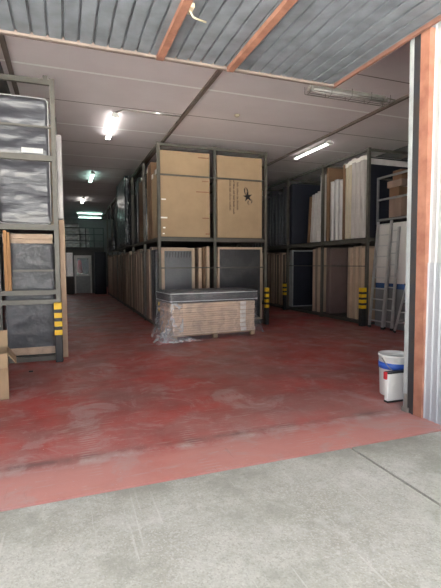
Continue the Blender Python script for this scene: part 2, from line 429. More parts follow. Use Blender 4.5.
struct('trim_%d' % k, b, 'zincbare', label='pale grey guide profile inside the door post'); k += 1
b = nb(); box(b, 3.39, 3.41, 3.47, 3.56, .0, .05); box(b, 3.395, 3.405, 3.49, 3.53, .05, .2); struct('trim_%d' % k, b, 'wire', label='rusty foot bracket of the guide profile'); k += 1

# overhead door swung open: horizontal panel
d1 = thing('door_1', 'open overhead door of grey ribbed steel hanging level above the entrance', 'door'); d1['kind'] = 'structure'; 
ZX = 3.85
b = nb(); x = -2.25; pr = []
while x < 3.22:
    pr += [(x, 0), (x + .117, 0), (x + .122, .022), (x + .140, .022)]
    x += .1446
pr.append((x, 0))
def dz(y): return ZX + .01 * (y - 4.74)
lo = [[b.verts.new((px, y, dz(y) + pz)) for px, pz in pr] for y in (.95, 4.70)]
hi = [[b.verts.new((px, y, dz(y) + .06)) for px, pz in pr] for y in (.95, 4.70)]
for i in range(len(pr) - 1):
    b.faces.new((lo[0][i], lo[0][i + 1], lo[1][i + 1], lo[1][i])); b.faces.new((hi[0][i], hi[1][i], hi[1][i + 1], hi[0][i + 1]))
    for e in (0, 1): b.faces.new((lo[e][i], lo[e][i + 1], hi[e][i + 1], hi[e][i]))
obj('ribbed_sheet', b, 'zinc', d1)
for nm, p, q in (('side_rail', (3.28, .93, dz(.93)), (3.28, 4.74, ZX)), ('side_rail', (-2.25, .93, dz(.93)), (-2.25, 4.74, ZX))):
    b = nb(); bar(b, p, q, .035, .05); obj(nm, b, 'rust', d1)
for x in (-1.0, 1.03, 1.845):
    b = nb(); bar(b, (x, .93, dz(.93) - .03), (x, 4.695, ZX - .03), .075, .05); obj('cross_member', b, 'orangedull', d1)
b = nb(); bar(b, (-2.25, 4.725, ZX + .01), (3.3, 4.725, ZX + .01), .05, .07); obj('end_rail', b, 'beam', d1)
b = nb(); bar(b, (-2.25, .95, dz(.95)), (3.3, .95, dz(.95)), .05, .07); obj('end_rail', b, 'orange', d1)
b = nb(); tube(b, [(1.09, 3.72, ZX - .05), (1.12, 3.73, ZX - .09), (1.15, 3.735, ZX - .095), (1.25, 3.76, ZX - .095)], .008, 8)
rbox(b, 1.07, 1.115, 3.66, 3.78, ZX - .05, ZX - .01, .006)
o = obj('door_handle', b, 'cream', d1, True); o['label'] = 'pale lever handle'

# mezzanine, office front
b = nb(); box(b, -3.25, 2.08, 24.4, 31, 2.38, 2.52); struct('floor_mezzanine', b, 'slab', label='dark mezzanine floor above the office')
b = nb()
box(b, -3.25, .06, 24.45, 24.6, 0, 2.38); box(b, .06, .42, 24.45, 24.6, 0, .95); box(b, .06, .42, 24.45, 24.6, 2.22, 2.38)
box(b, .42, .5, 24.45, 24.6, 0, 2.38); box(b, 1.36, 2.08, 24.45, 24.6, 0, 2.38); box(b, .5, 1.36, 24.45, 24.6, 2.08, 2.38)
struct('wall_office', b, 'walld', label='dull office wall under the mezzanine')
b = nb(); box(b, -3.25, 2.08, 28.5, 28.6, 0, 2.38); struct('wall_office_back', b, 'wallw')
w1 = thing('window_1', 'lit office window left of the far door', 'window'); w1['kind'] = 'structure'
b = nb(); mx = Matrix.Translation((.24, 0, .95)); f_ = frame_bm(.36, 1.27, 24.43, 24.5, .03); bmesh.ops.transform(f_, matrix=mx, verts=f_.verts); obj('window_frame', f_, 'white', w1)
b = nb(); box(b, .09, .39, 24.46, 24.465, .98, 2.19); obj('pane', b, 'glass', w1)
d2 = thing('door_2', 'pale framed half-glazed office door at the far end of the aisle', 'door'); d2['kind'] = 'structure'
f_ = frame_bm(.9, 2.08, 24.40, 24.5, .07, True); bmesh.ops.transform(f_, matrix=Matrix.Translation((.93, 0, 0)), verts=f_.verts); obj('door_frame', f_, 'white', d2)
b = nb(); box(b, .56, 1.3, 24.43, 24.48, .02, .95); obj('lower_panel', b, 'zincbare', d2)
f_ = frame_bm(.74, 1.05, 24.425, 24.485, .07); bmesh.ops.transform(f_, matrix=Matrix.Translation((.93, 0, .95)), verts=f_.verts); obj('glazing_frame', f_, 'white', d2)
b = nb(); box(b, .63, 1.23, 24.45, 24.455, 1.02, 1.93); obj('pane', b, 'glass', d2)
b = nb(); rbox(b, 1.24, 1.28, 24.36, 24.425, .93, 1.08, .01); obj('door_handle', b, 'alu', d2)
# inside the office
b = nb(); box(b, .7, 1.28, 25.6, 25.68, 0, 2.0); tag(obj('added_dark_screen', b, 'black'), 'added dark screen that blackens the glass of the far office door', 'screen')  # added black slab, stands in for the darkness behind the door glass
b = nb()
for i, (zz, w_) in enumerate(((1.25, .10), (1.5, .13), (1.75, .11), (1.95, .05))): pass
lathe(b, [(.001, 1.1), (.13, 1.1), (.14, 1.3), (.12, 1.55), (.09, 1.75), (.03, 1.85), (.001, 1.86)], 12, Matrix.Translation((.79, 25.35, 0)))
lathe(b, [(.001, 0), (.16, 0), (.16, .02), (.015, .04), (.015, 1.1)], 12, Matrix.Translation((.79, 25.35, 0)))
tag(obj('coat_stand', b, 'red', None, True), 'red coat on a stand seen through the far office door', 'coat')
l_ = thing('office_lamp', 'small lit strip lamp inside the far office', 'lamp', (-.2, 26.2, 2.3))
b = nb(); box(b, -.6, .6, -.05, .05, .02, .075); obj('housing', b, 'fixture', l_)
b = nb(); tube(b, [(-.57, 0, 0), (.57, 0, 0)], .016); obj('tube', b, 'tubeoffice', l_)
cb = thing('cabinet', 'low dark cabinet under the far office window', 'cabinet', (-.1, 24.2, 0))
b = nb(); box(b, -.52, .52, -.2, .22, 0, .92); obj('body', b, 'dkwood', cb)
for x in (-.26, .26):
    b = nb(); rbox(b, x - .24, x + .24, -.222, -.202, .06, .88, .005); d_ = obj('door', b, 'dkwood', cb)
    b = nb(); rbox(b, x * .3 - .01, x * .3 + .01, -.245, -.222, .55, .68, .004); obj('handle', b, 'alu', d_)

# mezzanine railing and goods
rl = thing('railing', 'dark teal steel railing along the mezzanine edge', 'railing', (0, 24.46, 2.52))
for x in (-3.1, -2.0, -1.0, 0.05, 1.12, 1.55, 2.05):
    b = nb(); bar(b, (x, 0, 0), (x, 0, 1.05), .05); obj('post', b, 'rail', rl)
for z in (.35, .7, 1.05):
    b = nb(); bar(b, (-3.2, 0, z), (2.07, 0, z), .045); obj('rail', b, 'rail', rl)
for pi, (px, py, n_, w_, nm) in enumerate(((.33, 26.0, 6, 1.0, 'left'), (1.12, 26.4, 5, .5, 'right'))):
    z = 2.525
    for i in range(n_):
        h = random.uniform(.20, .25)
        bb = nb(); rbox(bb, -w_ / 2, w_ / 2, -.8, .8, 0, h, .05, 3)
        o = obj('wrapped_mattress', bb, 'tealw', None, True); o.location = (px + random.uniform(-.03, .03), py, z); z += h + .004
        tag(o, 'pale wrapped mattress on the mezzanine, %s from the bottom of the %s pile' % (ordinal(i + 1), nm), 'mattress', 'wrapped mattresses piled on the mezzanine')

# ------------------------------------------------------------------ lamps
def lamp(label, p, length, along, lit='tube', guard=False, group='ceiling strip lamps', single=False):
    t = thing('strip_lamp', label, 'lamp', p, 0 if along == 'x' else R(90), group)
    L = length / 2
    b = nb(); rbox(b, -L, L, -.045, .045, .05, .105, .008); obj('housing', b, 'fixture' if lit != 'tubeoff' else 'fixdull', t)
    for y in ((-.036, .036) if not single else (0,)):
        b = nb(); tube(b, [(-L + .05, y, .022), (L - .05, y, .022)], .019, 10); obj('tube', b, lit, t, True)
    for s in (-1, 1):
        b = nb(); rbox(b, s * L - .03 if s < 0 else L - .04, s * L + .04 if s < 0 else L + .03, -.065, .065, -.005, .05, .006); obj('end_cap', b, 'fixture' if lit != 'tubeoff' else 'fixdull', t)
    if guard:
        b = nb()
        for yy, zz in ((-.10, -.03), (-.04, -.06), (.04, -.06), (.10, -.03)): tube(b, [(-L - .05, yy, zz), (L + .05, yy, zz)], .006, 6)
        n = 5
        for i in range(n):
            x = -L - .05 + (2 * L + .1) * i / (n - 1)
            tube(b, [(x, -.11, .10), (x, -.10, -.03), (x, -.04, -.06), (x, .04, -.06), (x, .10, -.03), (x, .11, .10)], .006, 6)
        obj('wire_guard', b, 'wire', t)
    return t
LZ = CZ - .105
lamp('lit strip lamp nearest the entrance over the left aisle', (1.08, 10.1, LZ), 1.75, 'y')
lamp('lit greenish strip lamp midway down the left aisle ceiling', (.98, 16.0, LZ), 1.65, 'y', 'tubeg')
lamp('lit strip lamp farthest down the left aisle ceiling before the mezzanine', (.9, 21.9, LZ), 1.6, 'y')
lamp('lit strip lamp on the ceiling above the right racks', (6.48, 10.35, LZ), 1.75, 'y', single=True)
lamp('unlit caged strip lamp behind the open overhead door', (4.98, 6.72, LZ), 1.62, 'x', 'tubeoff', True)
lamp('greenish lit strip lamp crosswise over the mezzanine, nearer one', (1.52, 27.2, LZ), 1.5, 'x', 'tubeg')
lamp('greenish lit strip lamp crosswise over the mezzanine, farther one', (1.65, 29.6, LZ), 1.5, 'x', 'tubeg')
b = nb(); tube(b, [(1.08, 9.2, CZ - .02), (1.2, 9.0, CZ - .02), (2.4, 9.0, CZ - .02), (2.42, 9.3, CZ - .02)], .014, 6)
tag(obj('conduit', b, 'galv', None, True), 'thin conduit from the nearest lit lamp across to the ceiling beam', 'conduit')
b = nb(); tube(b, [(5.85, 6.72, CZ - .02), (6.08, 6.75, CZ - .02), (6.09, 7.2, CZ - .02)], .012, 6)
tag(obj('conduit', b, 'galv', None, True), 'short conduit joining the unlit caged lamp to the right ceiling beam', 'conduit')
b = nb(); lathe(b, [(.001, -.05), (.035, -.048), (.055, -.03), (.06, 0)], 16, Matrix.Translation((3.52, 8.55, CZ - .001)))
tag(obj('sensor', b, 'cream', None, True), 'small round cream sensor on the ceiling before the centre rack', 'sensor')

# ------------------------------------------------------------------ racks
def rack(name, label, posts, beams, decks, m, fw=.07):
    t = thing(name, label, 'rack')
    for x, y, z1 in posts:
        b = nb(); box(b, x - fw / 2, x + fw / 2, y - fw / 2, y + fw / 2, 0, z1); box(b, x - fw * .8, x + fw * .8, y - fw * .8, y + fw * .8, 0, .012)
        obj('post', b, m, t)
    for nm, p, q, w, h in beams:
        b = nb(); bar(b, p, q, w, h); obj(nm, b, m, t)
    for x0, x1, y0, y1, z0, z1 in decks:
        b = nb(); n = max(2, int((y1 - y0) / .30)); st = (y1 - y0) / n
        for i in range(n): box(b, x0, x1, y0 + i * st + .01, y0 + (i + 1) * st - .01, z0, z1)
        obj('deck', b, 'rackdark', t)
    return t
# centre rack
CX = (2.14, 3.545, 4.95); CY = [10.09, 12.05, 14.2, 16.4, 18.6, 20.8, 23.0]
posts = [(x, y, 4.46) for y in CY for x in CX if (y == CY[0] or x != CX[1])]
beams = []
for (a, c) in zip(CX, CX[1:]):
    a += .035; c -= .035
    for nm, z, w, h in (('top_beam', 4.42, .05, .07), ('guard_rail', 3.72, .03, .035), ('shelf_beam', 2.185, .06, .075), ('guard_rail', 1.5, .025, .03), ('base_beam', .055, .06, .08)):
        beams.append((nm, (a, CY[0], z), (c, CY[0], z), w, h))
for x in (CX[0], CX[2]):
    for (a, c) in zip(CY, CY[1:]):
        for nm, z, h in (('top_beam', 4.42, .06), ('shelf_beam', 2.19, .08), ('base_beam', .055, .07)):
            beams.append((nm, (x, a + .035, z), (x, c - .035, z), .05, h))
for y in (14.9, 16.0):
    beams.append(('bracket', (1.90, y, 2.235), (2.16, y, 2.235), .05, .03))
decks = []
for (a, c) in zip(CY, CY[1:]):
    for z in (.095, 2.232): decks.append((2.17, 4.92, a + .04, c - .04, z, z + .022))
rack('storage_rack', 'tall olive grey storage rack in the middle of the hall holding boxed goods', posts, beams, decks, 'rack')
# right rack
RX = (7.2, 8.6); RY = [8.85, 10.85, 12.95, 15.05, 17.15]
posts = [(x, y, 4.46) for y in RY for x in RX]
beams = []
for x in RX:
    for (a, c) in zip(RY, RY[1:]):
        for nm, z, h in (('top_beam', 4.42, .06), ('shelf_beam', 2.17, .10), ('base_beam', .06, .08)):
            beams.append((nm, (x, a + .035, z), (x, c - .035, z), .05, h))
for i in (1, ):
    beams.append(('guard_rail', (7.15, RY[i] + .0, 1.52), (7.15, RY[i + 1] - .0, 1.52), .03, .022))
beams.append(('guard_rail', (7.15, RY[0], 1.52), (7.15, RY[1] - .001, 1.52), .03, .022))
for y in RY:
    for z in (4.42, 2.19, .055): beams.append(('cross_beam', (7.235, y, z), (8.565, y, z), .05, .06))
decks = [(7.23, 8.57, a + .04, c - .04, z, z + .022) for (a, c) in zip(RY, RY[1:]) for z in (.095, 2.222)]
rack('storage_rack', 'long grey storage rack along the right side behind the ladder', posts, beams, decks, 'rack')
# left rack
LX = (-.99, -.115); LY = [7.51, 9.4, 11.4, 13.4]
posts = [(x, y, 4.55) for y in LY for x in LX]
beams = []
for nm, z, w, h in (('top_beam', 4.49, .06, .08), ('guard_rail', 3.79, .03, .03), ('guard_rail', 3.30, .06, .09), ('shelf_beam', 2.20, .07, .09), ('guard_rail', 1.5, .03, .03), ('guard_rail', 1.145, .10, .075), ('guard_rail', .99, .06, .075), ('base_beam', .05, .06, .08)):
    beams.append((nm, ((-.78 if z == 1.5 else LX[0] + .035), LY[0] - (.02 if z == 1.145 else 0), z), (LX[1] - .035, LY[0] - (.02 if z == 1.145 else 0), z), w, h))
for x in LX:
    for (a, c) in zip(LY, LY[1:]):
        for nm, z, h in (('top_beam', 4.49, .07), ('shelf_beam', 2.19, .08), ('base_beam', .05, .07)):
            beams.append((nm, (x, a + .035, z), (x, c - .035, z), .05, h))
beams.append(('lug', (-.21, 7.6, 4.53), (-.21, 7.6, 4.62), .07, .07))
decks = [(LX[0] + .03, LX[1] - .03, a + .04, c - .04, z, z + .022) for (a, c) in zip(LY, LY[1:]) for z in (.088, 2.232)]
rack('storage_rack', 'grey storage rack at the left edge holding grey wrapped mattresses', posts, beams, decks, 'leftrack')

# ------------------------------------------------------------------ goods, centre rack front
DK = .119; UP = 2.256
def carton(label, w, t, h, p, m='card', rz=0, group=None, tapes=()):
    o = thing('carton', label, 'box', p, rz, group)
    obj('body', slab_bm(w, t, h, .008, 1), m, o)
    for (x0, x1, z0, z1, tm) in tapes:
        b = nb(); box(b, x0, x1, -t / 2 - .002, -t / 2 - .0005, z0, z1); obj('packing_tape', b, tm, o)
    return o
W = 1.25; h = 2.06
tp = [(W / 2 - .30, W / 2 - .02, 1.93, 1.955, 'tape'), (W / 2 - .20, W / 2 - .03, 1.365, 1.385, 'tape'), (W / 2 - .36, W / 2 - .02, 1.10, 1.125, 'tape'), (W / 2 - .20, W / 2 - .02, .46, .485, 'tape'), (W / 2 - .12, W / 2 - .01, .07, .10, 'tape'),
      (-W / 2 + .02, -W / 2 + .13, .88, .91, 'whitetape'), (-W / 2 + .0, -W / 2 + .16, .44, .475, 'whitetape'), (-W / 2 + .05, -W / 2 + .11, .20, .235, 'whitetape'), (-W / 2 + .04, -W / 2 + .09, .06, .09, 'whitetape')]
carton('large tan carton with torn brown tape, top left front of the centre rack', W, .34, h, (2.825, 10.335, UP), 'card', tapes=tp)
c2 = carton('large tan carton with black star print, top right front of the centre rack', 1.25, .34, 2.05, (4.265, 10.335, UP), 'card')
# print on the carton: star mark with two rings and rows of small marks running downwards
def strokes(pl, r, y):
    b = nb()
    for pts in pl:
        for p, q in zip(pts, pts[1:]):
            bar(b, (p[0], y, p[1]), (q[0], y, q[1]), r, .002)
    return b
yf = -.1715; sx, sz = .215, 1.06
star = []
for a, L in ((100, .13), (28, .14), (172, .14), (-48, .15), (-122, .15)):
    star.append([(sx, sz), (sx + L * math.cos(R(a)), sz + L * math.sin(R(a)))])
b = nb()
for pts in star:
    (x0, z0), (x1, z1) = pts; dx, dzz = x1 - x0, z1 - z0; L = math.hypot(dx, dzz); nx, nz = -dzz / L * .04, dx / L * .04
    vs = [(x0 + nx, z0 + nz), (x1, z1), (x0 - nx, z0 - nz)]
    A = [b.verts.new((x, yf, z)) for x, z in vs]; B = [b.verts.new((x, yf + .001, z)) for x, z in vs]
    b.faces.new(A); b.faces.new(B[::-1])
    for i in range(3): b.faces.new((A[i], A[(i + 1) % 3], B[(i + 1) % 3], B[i]))
obj('printed_star', b, 'ink', c2)
ring = lambda cx, cz, ra, rb, tilt: [(cx + ra * math.cos(R(a)) * math.cos(R(tilt)) - rb * math.sin(R(a)) * math.sin(R(tilt)), cz + ra * math.cos(R(a)) * math.sin(R(tilt)) + rb * math.sin(R(a)) * math.cos(R(tilt))) for a in range(0, 361, 30)]
obj('printed_ring', strokes([ring(sx - .045, sz + .13, .045, .10, 15)], .022, yf), 'ink', c2)
obj('printed_ring', strokes([ring(sx + .06, sz - .13, .05, .075, -30)], .02, yf), 'ink', c2)
rnd = random.Random(3)
for xc, z1, words in ((-.065, 1.41, (6, 9, 4, 12)), (-.165, 1.455, (3, 7, 5, 6, 8, 7)), (-.265, 1.455, (8, 6, 9, 11))):
    z = z1
    for n_ in words:
        pl = [[(xc - .016, z), (xc - .016, z - n_ * .0205)]]
        for i in range(n_):
            pl.append([(xc - .018, z), (xc + .018, z - rnd.uniform(0, .012))])
            if rnd.random() > .5: pl.append([(xc + rnd.choice((0, .014)), z), (xc + rnd.choice((-.016, .014)), z - .02)])
            z -= .0205
        obj('printed_word', strokes(pl, .013, yf), 'inkb', c2)
        z -= .022

def framed(label, w, t, h, p, face, frame, e=.06, group=None, wrap=None, rz=0, cat='mattress'):
    o = thing('mattress', label, cat, p, rz, group)
    obj('body', slab_bm(w - .012, t - .012, h - .006, .03, 3), face, o, True)
    obj('edge_guard', frame_bm(w, h, -t / 2 - .006, t / 2, e), frame, o)
    if wrap:
        b = nb(); rbox(b, -w / 2 - .008, w / 2 + .008, -t / 2 - .014, t / 2 + .008, 0.001, h + .008, .01, 2); obj('plastic_wrap', b, wrap, o)
    return o
mA = framed('grey mattress edged in pale cardboard, lower left front of the centre rack', .84, .2, 1.87, (2.62, 10.27, DK), 'greyf', 'cardp', .075, wrap='wrapthin')
b = nb()
for i in range(9):
    x = -.29 + i * .072; bar(b, (x, -.112, 1.64), (x + .012, -.112, 1.78), .018, .004)
obj('black_label_marks', b, 'black', mA)
framed('black mattress edged in pale cardboard, lower right front of the centre rack', 1.25, .2, 1.9, (4.27, 10.27, DK), 'black', 'cardp', .055, wrap='wrapthin')
for i, x in enumerate((3.20, 3.305, 3.41)):
    o = obj('mattress', slab_bm(.09, 1.2, 1.88 + .02 * i, .02, 2), ('cardp', 'cardb', 'cardp')[i], None)
    o.location = (x, 10.82, DK); tag(o, 'thin boxed mattress beside the centre rack middle post, %s from the left' % ordinal(i + 1), 'mattress', 'thin boxed mattresses beside the middle post')
# side rows of the centre rack, lower level
PROTO = {}
def proto(kind, w, t, h):
    key = (kind, round(w, 2), round(t, 2), round(h, 2))
    if key not in PROTO:
        PROTO[key] = slab_bm_mesh(kind, *key[1:])
    return PROTO[key]
def slab_bm_mesh(kind, w, t, h):
    bm = slab_bm(w, t, h, .022 if kind not in ('card', 'cardb', 'cardp') else .006, 2)
    me = bpy.data.meshes.new('slab_' + kind); bmesh.ops.recalc_face_normals(bm, faces=list(bm.faces)); bm.to_mesh(me); bm.free()
    me.materials.append(M[kind])
    for p in me.polygons: p.use_smooth = kind not in ('card', 'cardb', 'cardp')
    return me
DESC = dict(beige='beige', pink='pinkish brown', taupe='dull taupe', card='tan', cardb='dark brown', cardp='pale tan', char='charcoal', black='black', navy='navy', silver='silver grey', silverb='glossy black', whitew='white', lilac='lilac white', cream='yellowed white', greyf='grey', mauve='mauve brown', tealw='pale')
def stand(kind, w, t, h, x0, y, z, tilt=0, label='', group=None, jit=0, side=1, cat=None, name=None, extra=None):
    """slab with its narrow edge at x0 (edge towards the aisle), running to x0 + side*w"""
    isc = kind in ('card', 'cardb', 'cardp')
    o = bpy.data.objects.new(name or ('carton' if isc else 'mattress'), proto(kind, w, t, h)); COL.objects.link(o)
    o.location = (x0 + side * (w / 2 + jit), y, z); o.rotation_euler = (R(tilt), 0, 0)
    if extra:
        r = bpy.data.objects.new(o.name, None); o.name = 'body'; r.name = name or ('carton' if isc else 'mattress'); COL.objects.link(r)
        r.location = o.location; r.rotation_euler = o.rotation_euler; o.location = (0, 0, 0); o.rotation_euler = (0, 0, 0); o.parent = r
        for nm, bm, mm in extra: obj(nm, bm, mm, r)
        o = r
    return tag(o, label, cat or ('box' if isc else 'mattress'), group)
rnd = random.Random(11)
y = 10.44; n = 0
seq = ['beige', 'pink', 'taupe', 'beige', 'pink', 'beige', 'taupe', 'pink']
while y < 22.75:
    n += 1
    if n <= 2: kind, t, hh = 'black', (.26, .24)[n - 1], 1.84
    elif n == 3: kind, t, hh = 'beige', .24, 1.92
    else:
        kind = rnd.choice(seq); t = rnd.choice((.14, .18, .22, .26)); hh = rnd.choice((1.80, 1.86, 1.92, 1.80))
    if any(abs(y + t / 2 - cy) < t / 2 - .02 for cy in ()): pass
    lab = '%s mattress on edge, %s from the front in the centre rack lower row' % (DESC[kind], ordinal(n))
    ex = None
    if n in (1, 2, 3, 6, 7):
        w_ = .98; bm = nb(); rbox(bm, -w_ / 2 - .012, w_ / 2, -t / 2 - .003, t / 2 + .003, .001, hh + .006, .01, 2); ex = [('plastic_wrap', bm, 'wrap')]
    elif n < 26:
        bm = nb(); box(bm, -.98 / 2 - .003, -.98 / 2 + .08, -t / 2 - .002, -t / 2 + .018, .02, hh - .02); ex = [('seam_strip', bm, 'cardp' if kind != 'beige' else 'taupe')]
    for cy in CY:
        if y - .045 < cy < y + t + .045: y = cy + .046
    stand(kind, .98, t, hh, 2.085, y + t / 2, DK, 0, lab, 'mattresses on edge along the centre rack lower row', rnd.uniform(0, .03), extra=ex)
    y += t + .012
    if y > 23.0 and False: break
# upper level, aisle side
def wt(w, t, h): 
    bm = nb(); box(bm, -w / 2 - .002, -w / 2 + .05, -t / 2 - .002, t / 2 + .001, h - .12, h - .005); return [('white_tape', bm, 'whitetape')]
for i, (kind, yy, t, hh, tl, tape) in enumerate((('card', 10.68, .22, 1.70, 0, True), ('card', 10.92, .20, 1.68, 0, False), ('card', 11.12, .16, 1.66, 0, True), ('cardb', 11.40, .20, 2.02, 0, False), ('cardb', 11.66, .2, 2.0, 0, False), ('card', 11.88, .12, 1.96, 0, True),
        ('cardb', 12.66, .24, 1.80, 0, False), ('cardb', 12.93, .22, 1.9, 0, True), ('cardb', 13.18, .2, 1.86, 0, False))):
    stand(kind, 1.2, t, hh, 2.2, yy, UP, tl, '%s carton on edge, %s behind the taped carton atop the centre rack' % (DESC[kind], ordinal(i + 1)), 'cartons on edge on the centre rack upper level', 0.0, extra=wt(1.2, t, hh) if tape else None)
for i, (kind, yy, t, hh) in enumerate((('silverb', 12.28, .2, 1.9), ('black', 13.45, .22, 2.0), ('silverb', 13.85, .22, 1.98), ('black', 17.2, .3, 2.05), ('navy', 17.7, .3, 1.9), ('black', 18.15, .3, 2.1), ('black', 19.1, .35, 1.95), ('navy', 19.6, .3, 2.05), ('black', 20.1, .35, 1.9))):
    stand(kind, 1.2, t, hh, 2.2, yy, UP, 0, '%s mattress on edge, %s dark one from the front atop the centre rack' % (DESC[kind], ordinal(i + 1)), 'dark mattresses on the centre rack upper level')
o = thing('wrapped_mattress', 'large black mattress in crinkled silvery film atop the aisle side of the centre rack', 'mattress', (2.0, 15.5, 2.251), R(90))
obj('body', slab_bm(2.15, .16, 2.27, .03, 3, .02, 5, .07), 'silverb', o, True)
b = nb(); rbox(b, 1.0, 1.09, -.085, .085, .01, 2.27, .01); obj('edge_strip', b, 'silver', o)
b = nb(); rbox(b, -1.09, 1.09, -.092, .092, .0, 2.285, .03, 2); obj('plastic_wrap', b, 'wrap', o)
for i in range(3):
    bb = nb(); rbox(bb, -.6, .6, -1.0, 1.0, 0, .22, .06, 3)
    o = obj('wrapped_mattress', bb, 'silver', None, True); o.location = (2.75, 21.9, UP + .226 * i)
    tag(o, 'silver wrapped mattress lying flat atop the far centre rack end, %s from bottom' % ordinal(i + 1), 'mattress', 'silver wrapped mattresses lying at the far end')
for i in range(2):
    o = stand('navy', .58, .26, 2.25, 1.49, 23.95 + .0 - .3 * i, 0, 0, 'navy mattress standing on the floor beside the far office door, %s from the door wall' % ordinal(i + 1), 'navy mattresses beside the far door')

# ------------------------------------------------------------------ goods, left rack
def wrapped(label, w, t, h, p, m, rough=.022, seed=1, piping=True, rz=0, group=None, labelpatch=False):
    o = thing('wrapped_mattress', label, 'mattress', p, rz, group)
    obj('body', slab_bm(w, t, h, .03, 3, rough, seed, .035), m, o, True)
    if piping:
        obj('piping', loop_bm(w - .02, h - .02, -t / 2 - .006, .01, .06, .008), 'whitecord', o, True)
    return o
o = wrapped('silver grey mattress in wrinkled film, upper level of the left rack', .80, .26, 2.03, (-.58, 7.765, UP), 'silver', .03, 2)
b = nb(); box(b, -.02, .30, -.155, -.150, 1.14, 1.22); obj('paper_label', b, 'whitecord', o)
o = stand('beige', .80, .22, 1.74, -.93, 8.12, UP, 0, 'beige mattress edge behind the silver wrapped mattress on the left rack', None)
o = thing('mattress', 'tall dark grey mattress with cardboard ends, lower level of the left rack', 'mattress', (-.55, 7.70, DK - .008))
obj('body', slab_bm(.74, .20, 1.90, .03, 3, .012, 4, .05), 'char', o, True)
b = nb(); rbox(b, -.375, .375, -.118, .112, 1.90, 1.985, .008); box(b, -.37, .37, -.118, -.108, 1.83, 1.90); obj('cardboard_end', b, 'cardp', o)
b = nb(); box(b, -.375, .375, -.118, .112, .0, .018); box(b, -.37, .37, -.118, -.110, .018, .12); obj('cardboard_end', b, 'cardp', o)
b = nb(); rbox(b, -.38, .38, -.125, .118, .001, 1.992, .01); obj('plastic_wrap', b, 'wrap', o)
for i, (z, hh, xx) in enumerate(((0, 2.35, .012), (2.36, 1.40, .004))):
    o = stand('cardp' if i == 0 else 'whitew', .085, 1.4, hh, xx - .085, 8.42, z, 0, ('slim beige mattress standing against the aisle side of the left rack', 'slim pale wrapped mattress above the beige one beside the left rack')[i], name='mattress', cat='mattress')
for i, x in enumerate((-.872, -.822)):
    b = nb(); box(b, -.022, .022, -.035, .035, 0, .95 - .03 * i); box(b, -.024, .024, -.037, .037, .48, .50)
    o = obj('folded_carton', b, 'orange_card'); o.location = (x, 7.452, 1.1835)
    tag(o, 'narrow orange brown folded carton standing on the left rack rail, %s one' % ('left', 'right')[i], 'box', 'folded cartons on the left rack')
# left neighbour: small box and wrapped bundle beyond the left post
b = nb(); rbox(b, -.2, .2, -.16, .16, 0, .36, .006); o0 = obj('carton', b, 'cardb'); o0.location = (-1.27, 7.7, UP); tag(o0, 'small brown carton at the very left edge above the shelf beam', 'box')
# extra bay to the left so that the carton is carried
tl = thing('storage_rack', 'next grey rack bay at the extreme left, mostly cut off', 'rack')
for y in (7.51, 9.4):
    b = nb(); box(b, -2.0, -1.93, y - .035, y + .035, 0, 4.55); obj('post', b, 'leftrack', tl)
for z in (4.49, 2.19, .05):
    for y in (7.51, 9.4):
        b = nb(); bar(b, (-1.93, y, z), (-1.05, y, z), .06, .08); obj('shelf_beam', b, 'leftrack', tl)
b = nb(); box(b, -1.93, -1.05, 7.55, 9.36, 2.232, 2.254); obj('deck', b, 'rackdark', tl)
# open carton on the floor, left
o = thing('open_carton', 'open cardboard box on the floor at the left edge', 'box', (-.98, 5.72, 0), R(6))
b = nb(); w_, d_, h_ = .29, .23, .55
box(b, -w_, w_, -d_, -d_ + .008, 0, h_); box(b, -w_, w_, d_ - .008, d_, 0, h_); box(b, -w_, -w_ + .008, -d_ + .008, d_ - .008, 0, h_); box(b, w_ - .008, w_, -d_ + .008, d_ - .008, 0, h_); box(b, -w_, w_, -d_, d_, 0, .008)
obj('body', b, 'card', o)
for nm, a, c_, up in (('flap', (w_, -d_, h_), (w_, d_, h_), (.09, 0, -.13)), ('flap', (-w_, -d_, h_), (-w_, d_, h_), (-.16, 0, .2)), ('flap', (-w_, -d_, h_), (w_, -d_, h_), (0, -.12, -.15)), ('flap', (-w_, d_, h_), (w_, d_, h_), (0, .10, .2))):
    b = nb(); A = Vector(a); C = Vector(c_); U = Vector(up); nrm = (C - A).cross(U).normalized() * .004
    v = [b.verts.new(p + s) for s in (nrm, -nrm) for p in (A, C, C + U, A + U)]
    for f in ((0, 1, 2, 3), (7, 6, 5, 4), (0, 4, 5, 1), (1, 5, 6, 2), (2, 6, 7, 3), (3, 7, 4, 0)): b.faces.new([v[i] for i in f])
    obj(nm, b, 'card', o)
b = nb(); rbox(b, -.03, .03, -.02, .02, 0, .018, .006); o = obj('rubber_scrap', b, 'blackp'); o.location = (-.52, 6.82, 0); tag(o, 'small black scrap lying on the red floor before the left rack', 'scrap')

# ------------------------------------------------------------------ goods, right rack
# lower level, from the ladder inwards
yy = 8.93
for i, (kind, t, hh) in enumerate((('cardp', .10, 1.86), ('beige', .11, 1.92), ('cardp', .09, 1.9), ('beige', .11, 1.93), ('cardp', .10, 1.88), ('beige', .09, 1.9))):
    stand(kind, 1.28, t, hh, 7.175, yy + t / 2, DK, 0, '%s mattress on edge low in the right rack, %s from the ladder' % (DESC[kind], ordinal(i + 1)), 'pale mattresses low in the right rack near bay', name='mattress', cat='mattress'); yy += t + .016
o = thing('mattress', 'large mauve brown covered mattress low in the nearest bay of the right rack', 'mattress', (7.90, 10.62, DK))
obj('body', slab_bm(1.30, .2, 1.93, .03), 'mauve', o, True); obj('piping', loop_bm(1.28, 1.91, -.106, .01, .05, .008), 'taupe', o, True)
b = nb(); rbox(b, -.655, .655, -.112, .104, .001, 1.937, .01); obj('plastic_wrap', b, 'wrapthin', o)
yy = 10.94
